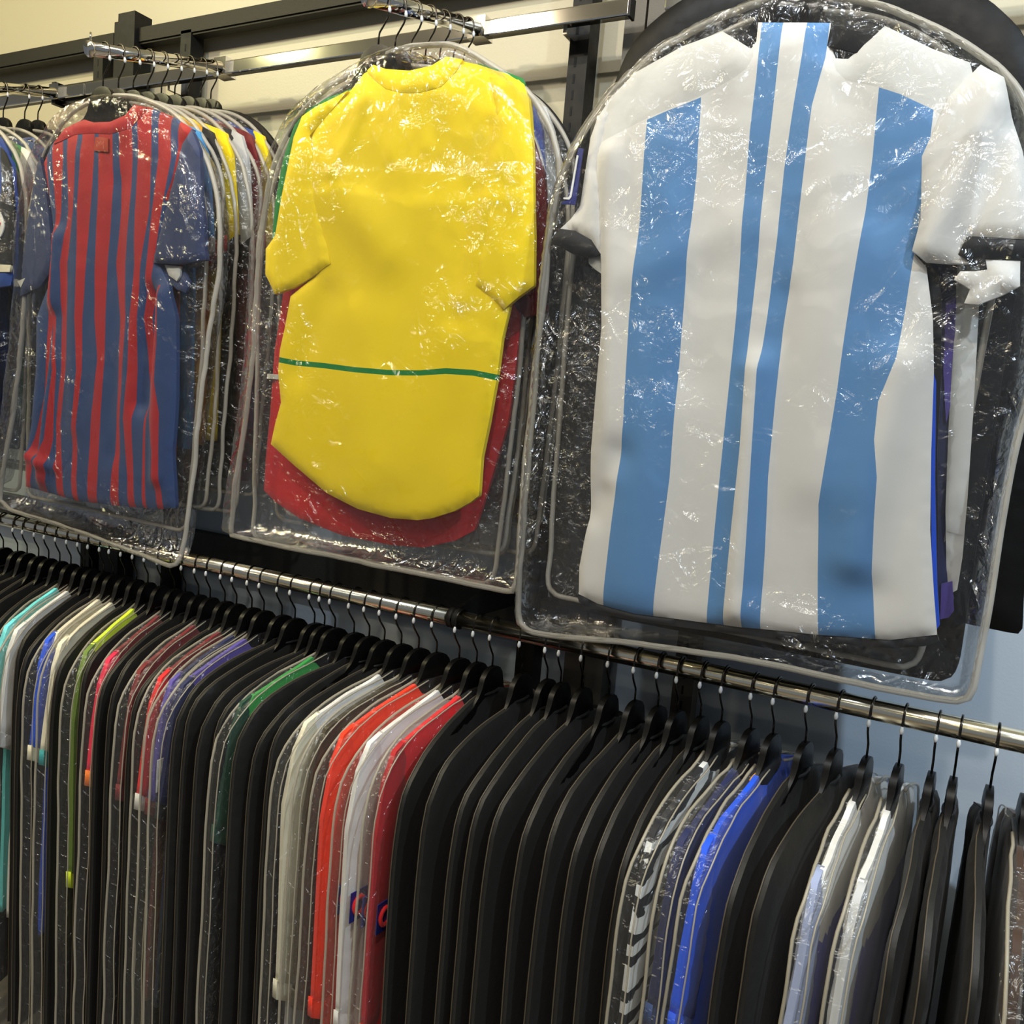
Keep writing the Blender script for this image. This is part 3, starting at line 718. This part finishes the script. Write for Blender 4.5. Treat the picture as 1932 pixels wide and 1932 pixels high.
piece('body', [(712,127),(735,135),(780,138),(820,129),(848,112),(905,124),(960,142),(990,160),(1002,190),(1008,300),(1000,450),(965,575),(950,640),(941,710),(925,800),(912,862),(907,935),
               (890,948),(860,964),(815,978),(790,981),(740,977),(680,960),(620,930),(560,880),(514,838),(522,800),(533,760),(528,700),(532,660),(541,620),(552,560),(600,520),(590,330),(590,240),(610,200),(665,172),(690,140)],
      [MT['yellow'], MT['green']], ty, AY, step=.009, wr=wy, stripes=[(GB, 1)], thick=.011, edge=.030)
piece('collar', [(712,127),(735,135),(780,138),(820,129),(848,112),(880,118),(868,140),(840,168),(800,180),(765,180),(735,172),(714,155),(700,138)], MT['yellow'], ty, AY, thick=.005, edge=.006, y0=-.0095, wr=wy)
s1 = piece('sleeve', [(665,176),(610,203),(578,224),(562,262),(546,350),(527,448),(511,472),(510,520),(527,557),(560,545),(605,518),(632,500),(622,450),(608,350),(592,260)], MT['yellow'], ty, AY, thick=.010, edge=.012, y0=-.008, wr=lambda a, b: .005*nz(a*16, b*6, 14))
piece('shoulder_strip', [(665,166),(666,184),(610,206),(578,228),(562,268),(546,352),(528,446),(514,455),(520,380),(535,300),(556,235),(580,208),(620,184)], MT['green'], s1, AY, thick=.008, edge=.01, y0=.002)
s2 = piece('sleeve', [(930,150),(985,156),(1003,190),(1010,300),(1015,450),(1013,541),(985,562),(957,586),(930,562),(905,542),(925,400),(945,260)], MT['yellow'], ty, AY, thick=.010, edge=.012, y0=-.007, wr=lambda a, b: .005*nz(a*16, b*6, 15))
piece('shoulder_strip', [(903,120),(950,134),(986,148),(992,162),(950,150),(900,138)], MT['green'], s2, AY, thick=.008, edge=.008, y0=.002)

# ---- red and blue striped jersey
AB = -1.617
tb = thing('football_jersey', 'red and blue vertically striped jersey with slate navy sleeves', 'jersey', (AB, Y0, arm_z(Y0)))
LB = lambda px, py: tr([(px, py)], AB)[0]
rb = [
 [(84,240),(96,300),(100,400),(108,480),(114,560),(104,640),(89,745),(76,826),(70,870),(60,935),(50,935),(55,870),(68,826),(84,745),(95,640),(104,560),(98,480),(84,400),(76,300),(76,240)],
 [(107,240),(107,300),(112,400),(109,500),(107,600),(112,700),(105,780),(100,830),(90,860),(78,940),(94,940),(105,860),(110,830),(113,780),(117,700),(113,600),(116,500),(122,400),(127,300),(127,235)],
 [(136,215),(136,300),(138,400),(126,500),(125,600),(124,700),(116,800),(113,900),(115,950),(128,950),(125,900),(124,800),(133,700),(136,600),(137,500),(152,400),(157,300),(157,215)],
 [(165,200),(165,300),(160,400),(158,500),(154,600),(157,700),(150,780),(142,900),(144,960),(154,960),(152,900),(158,780),(165,700),(167,600),(174,500),(180,400),(186,300),(186,200)],
 [(194,200),(194,300),(192,400),(188,500),(186,600),(190,680),(180,780),(173,900),(171,965),(187,965),(191,900),(195,780),(202,680),(204,600),(209,500),(215,400),(220,300),(220,200)],
 [(232,190),(232,300),(230,400),(222,500),(229,600),(226,700),(222,800),(216,900),(213,970),(229,970),(230,900),(229,800),(236,700),(243,600),(242,500),(250,400),(257,300),(257,190)],
 [(268,190),(268,300),(262,400),(262,500),(252,600),(248,700),(238,790),(247,900),(247,975),(260,975),(258,900),(256,790),(262,700),(265,600),(274,500),(290,400),(294,300),(294,190)],
 [(307,190),(307,300),(295,400),(285,500),(273,600),(274,700),(280,770),(275,900),(274,975),(282,975),(281,900),(284,770),(284,700),(281,600),(297,500),(312,400),(330,300),(330,190)],
 [(310,540),(300,600),(303,650),(291,720),(290,780),(303,850),(302,975),(314,975),(314,850),(315,780),(308,720),(312,650),(313,600),(314,540)],
 [(345,190),(343,280),(330,340),(318,380),(330,380),(360,300),(372,190)],
]
fb = [(LB(120,450),LB(90,900),.02,.012),(LB(290,560),LB(270,760),.022,-.016),(LB(312,560),LB(305,900),.02,.010),(LB(160,300),LB(150,800),.03,.006),(LB(230,350),LB(215,850),.03,-.006),(LB(110,600),LB(75,850),.02,-.012),(LB(60,860),LB(110,880),.012,.008)]
wb = lambda a, b: 1.3*sum(fold(a, b, *q) for q in fb)+.003*nz(a*8, b*4, 21)+.0015*nz(a*24, b*12, 22)
piece('body', [(168,229),(185,234),(215,233),(245,221),(262,201),(290,205),(330,222),(368,246),(352,270),(330,350),(316,420),(303,498),(325,540),(336,600),(335,750),(330,850),(335,958),(310,960),(280,959),(215,953),(150,945),(100,931),(52,918),
               (53,860),(62,800),(70,700),(72,600),(100,530),(108,480),(100,400),(86,310),(100,275),(130,245)],
      [MT['navy'], MT['red']], tb, AB, step=.010, wr=wb, stripes=[(p, 1) for p in rb], thick=.010, edge=.030)
piece('collar', [(130,246),(168,229),(185,234),(215,233),(245,221),(262,201),(285,206),(275,225),(255,245),(215,256),(180,254),(150,258),(110,275)], MT['red'], tb, AB, thick=.005, edge=.006, y0=-.0085, wr=wb)
piece('neck_label', [(190,262),(214,264),(214,290),(188,288)], MT['rust'], tb, AB, thick=.0015, edge=.003, y0=-.0125, wr=wb)
s3 = piece('sleeve', [(84,298),(74,335),(60,420),(50,495),(46,560),(62,552),(80,545),(104,518),(112,495),(98,400),(90,330)], MT['navyslv'], tb, AB, thick=.010, edge=.012, y0=-.006, wr=lambda a, b: .005*nz(a*20, b*8, 24))
piece('cuff_lining', [(46,533),(60,527),(52,545)], MT['offw'], s3, AB, thick=.004, edge=.004, y0=-.014)
s4 = piece('sleeve', [(368,247),(384,285),(390,370),(395,420),(393,470),(396,492),(345,500),(297,498),(314,430),(338,340),(352,275)], MT['navyslv'], tb, AB, thick=.010, edge=.012, y0=-.007, wr=lambda a, b: .005*nz(a*20, b*8, 25))
piece('cuff_lining', [(312,500),(343,503),(341,520),(335,531),(320,520)], MT['offw'], s4, AB, thick=.005, edge=.006, y0=.0)
piece('cuff_fold', [(297,497),(312,500),(335,531),(343,505),(355,530),(348,552),(330,545),(314,530)], MT['navyslv'], s4, AB, thick=.006, edge=.01, y0=.006)

# ---- blue jersey cut by the left edge of the photograph
A0 = -2.22
t0 = thing('football_jersey', 'blue jersey with black sleeve and round white sleeve badge at left edge', 'jersey', (A0, Y0, arm_z(Y0)))
piece('body', [(-190,300),(-150,262),(-120,290),(-90,262),(-20,246),(8,262),(20,290),(0,400),(-12,520),(-5,700),(-15,900),(-280,860),(-270,600),(-250,420),(-260,330)], MT['blue'], t0, A0, step=.02)
piece('collar', [(-150,262),(-120,290),(-90,262),(-100,275),(-120,300),(-142,275)], MT['white'], t0, A0, step=.02, y0=-.012, thick=.006, edge=.01)
s5 = piece('sleeve', [(0,262),(16,285),(33,310),(40,400),(38,500),(30,540),(0,545),(-30,530),(-16,400),(-8,300)], MT['blue'], t0, A0, step=.015, y0=-.008)
piece('sleeve_stripe', [(16,282),(24,292),(34,315),(42,400),(40,500),(34,505),(4,503),(10,440),(18,360),(16,300)], MT['black'], s5, A0, step=.010, y0=-.016, thick=.005, edge=.006)
bb = piece('sleeve_badge', spline([(10,399),(22,410),(27,432),(20,452),(6,460),(-12,452),(-18,430),(-8,404)], 4, True), MT['badgew'], s5, A0, step=.01, y0=-.0225, thick=.003, edge=.006)
piece('badge_mark', spline([(2,424),(10,428),(8,440),(-4,442),(-8,432)], 4, True), MT['grass'], bb, A0, step=.01, y0=-.0255, thick=.003, edge=.004)
piece('badge_mark', spline([(18,420),(23,426),(20,434),(15,428)], 4, True), MT['crimson'], bb, A0, step=.01, y0=-.0255, thick=.003, edge=.004)
piece('cuff', [(-30,500),(36,503),(34,516),(-30,516)], MT['cream'], s5, A0, step=.015, y0=-.016, thick=.007, edge=.004)

# ---- the front bags
def front_bag(px, ax, label, seed, amp=1.0, creases=()):
    t = thing('clear_garment_bag', label, 'garment bag', (ax, Y0, arm_z(Y0)))
    out = spline(tr(px, ax, Y0), .01, True)
    out = [(float(a), float(b)) for a, b in out]
    bag_parts(t, out, seed, MT['filmf'], thick=.046, step=.010, pr=.0048, amp=amp, creases=creases)
    return t
front_bag([(1530,-8),(1620,2),(1720,35),(1820,85),(1900,145),(1945,225),(1965,350),(1965,500),(1950,700),(1912,860),(1887,1000),(1867,1133),(1848,1236),(1836,1298),(1826,1318),(1805,1324),(1700,1306),(1550,1274),(1400,1244),(1200,1214),(1030,1198),(988,1184),(976,1160),(978,1100),(985,1000),(1005,800),(1020,600),(1035,450),(1045,385),(1068,315),(1105,245),(1160,172),(1240,100),(1340,42),(1440,5)],
          AX, 'large clear garment bag over the white and sky blue striped jersey', 81, 1.2, [(LA(1885,205),LA(1510,335),.008,.004),(LA(1885,210),LA(1560,440),.008,.004),(LA(1885,215),LA(1680,560),.008,.005),(LA(1885,215),LA(1600,600),.008,-.003),(LA(1890,220),LA(1800,560),.008,.004),(LA(1100,560),LA(1560,545),.008,.002)])
front_bag([(820,84),(866,88),(930,125),(987,165),(1030,225),(1052,292),(1052,360),(1036,450),(1028,560),(1012,684),(995,850),(982,1000),(973,1100),(965,1116),(900,1105),(800,1084),(600,1044),(455,1014),(437,1003),(440,960),(455,850),(475,700),(490,458),(511,344),(545,250),(601,182),(662,137),(741,99)],
          AY, 'clear garment bag over the yellow jersey with green band', 82, 1.1, [(LY(530,345),LY(1020,345),.008,.003),(LY(900,600),LY(1000,610),.008,.003),(LY(640,840),LY(820,845),.008,.002)])
front_bag([(232,180),(270,186),(325,214),(370,268),(400,335),(413,420),(408,520),(390,650),(368,850),(348,1000),(336,1055),(326,1066),(300,1060),(150,1003),(40,968),(8,950),(2,925),(25,780),(45,600),(52,450),(66,350),(80,300),(105,250),(145,205),(190,184)],
          AB, 'clear garment bag over the red and blue striped jersey', 83, 1.1, [(LB(70,520),LB(400,500),.008,.003),(LB(40,680),LB(340,690),.008,.003),(LB(40,870),LB(350,900),.008,.003),(LB(130,460),LB(180,500),.008,.004)])
front_bag([(-130,200),(-60,212),(0,248),(35,300),(50,370),(52,450),(45,560),(35,700),(18,820),(5,900),(-10,918),(-60,910),(-250,860),(-300,840),(-290,600),(-280,400),(-250,280),(-200,220)],
          A0, 'clear garment bag over the blue jersey at the left edge', 84)

# ------------------------------------------------------------------ light: store ceiling lamps
def lamp(x, y, z, p, col, size=.10, tx=None, spot=True):
    l = bpy.data.lights.new('ceiling_lamp', 'AREA'); l.shape = 'DISK'; l.size = size; l.energy = p; l.color = col
    l.spread = math.radians(150)
    o = bpy.data.objects.new('ceiling_lamp', l); C.objects.link(o); o.location = (x, y, z)
    d = Vector((tx[0]-x, tx[1]-y, tx[2]-z)) if tx else Vector((0, 0, -1))
    o.rotation_euler = d.to_track_quat('-Z', 'Y').to_euler()
    return o
warm, cool, neut = (1, .84, .60), (.80, .90, 1.0), (1, .95, .86)
lamp(-3.0, -1.6, 3.2, 12, (.98, .93, .48), .12, (-2.0, 0, 1.9))
lamp(-1.9, -1.9, 3.2, 9, warm, .08, (-1.4, 0, 1.7))
lamp(-.9, -1.7, 3.2, 7, cool, .06, (-.6, 0, 1.7))
lamp(.1, -2.0, 3.2, 9, neut, .08, (-.3, 0, 1.6))
lamp(1.3, -1.5, 3.2, 26, (.66, .82, 1), .08, (.3, 0, 1.1))
for i, x in enumerate((-4.4, -3.3, -2.2, -1.1, 0, 1.1, 2.2)):     # unseen rows of small spots further into the shop, added for film sparkle
    lamp(x+.3, -2.9, 3.2, 3.4, cool if i % 2 else warm, .05)
    lamp(x-.2, -4.1, 3.2, 3.4, warm if i % 3 else neut, .05)
for x, c in ((-2.6, warm), (-.2, neut)):                           # two slim linear ceiling lamps along the wall
    l = bpy.data.lights.new('linear_ceiling_lamp', 'AREA'); l.shape = 'RECTANGLE'; l.size = 2.2; l.size_y = .03; l.energy = 21; l.color = c
    o = bpy.data.objects.new('linear_ceiling_lamp', l); C.objects.link(o); o.location = (x, -1.25, 3.22)
w = bpy.data.worlds.new('store_ambient'); sc.world = w; w.use_nodes = True
w.node_tree.nodes['Background'].inputs[0].default_value = (.78, .86, 1.0, 1); w.node_tree.nodes['Background'].inputs[1].default_value = .16

sc.view_settings.view_transform = 'Standard'; sc.view_settings.look = 'None'; sc.view_settings.gamma = 1; sc.view_settings.exposure = 0.30
sc.view_settings.use_curve_mapping = False
cy = sc.cycles
cy.transparent_max_bounces = 28; cy.max_bounces = 5; cy.diffuse_bounces = 2; cy.glossy_bounces = 3; cy.caustics_reflective = False; cy.caustics_refractive = False
cy.use_denoising = True
cy.use_adaptive_sampling = True; cy.adaptive_threshold = .04
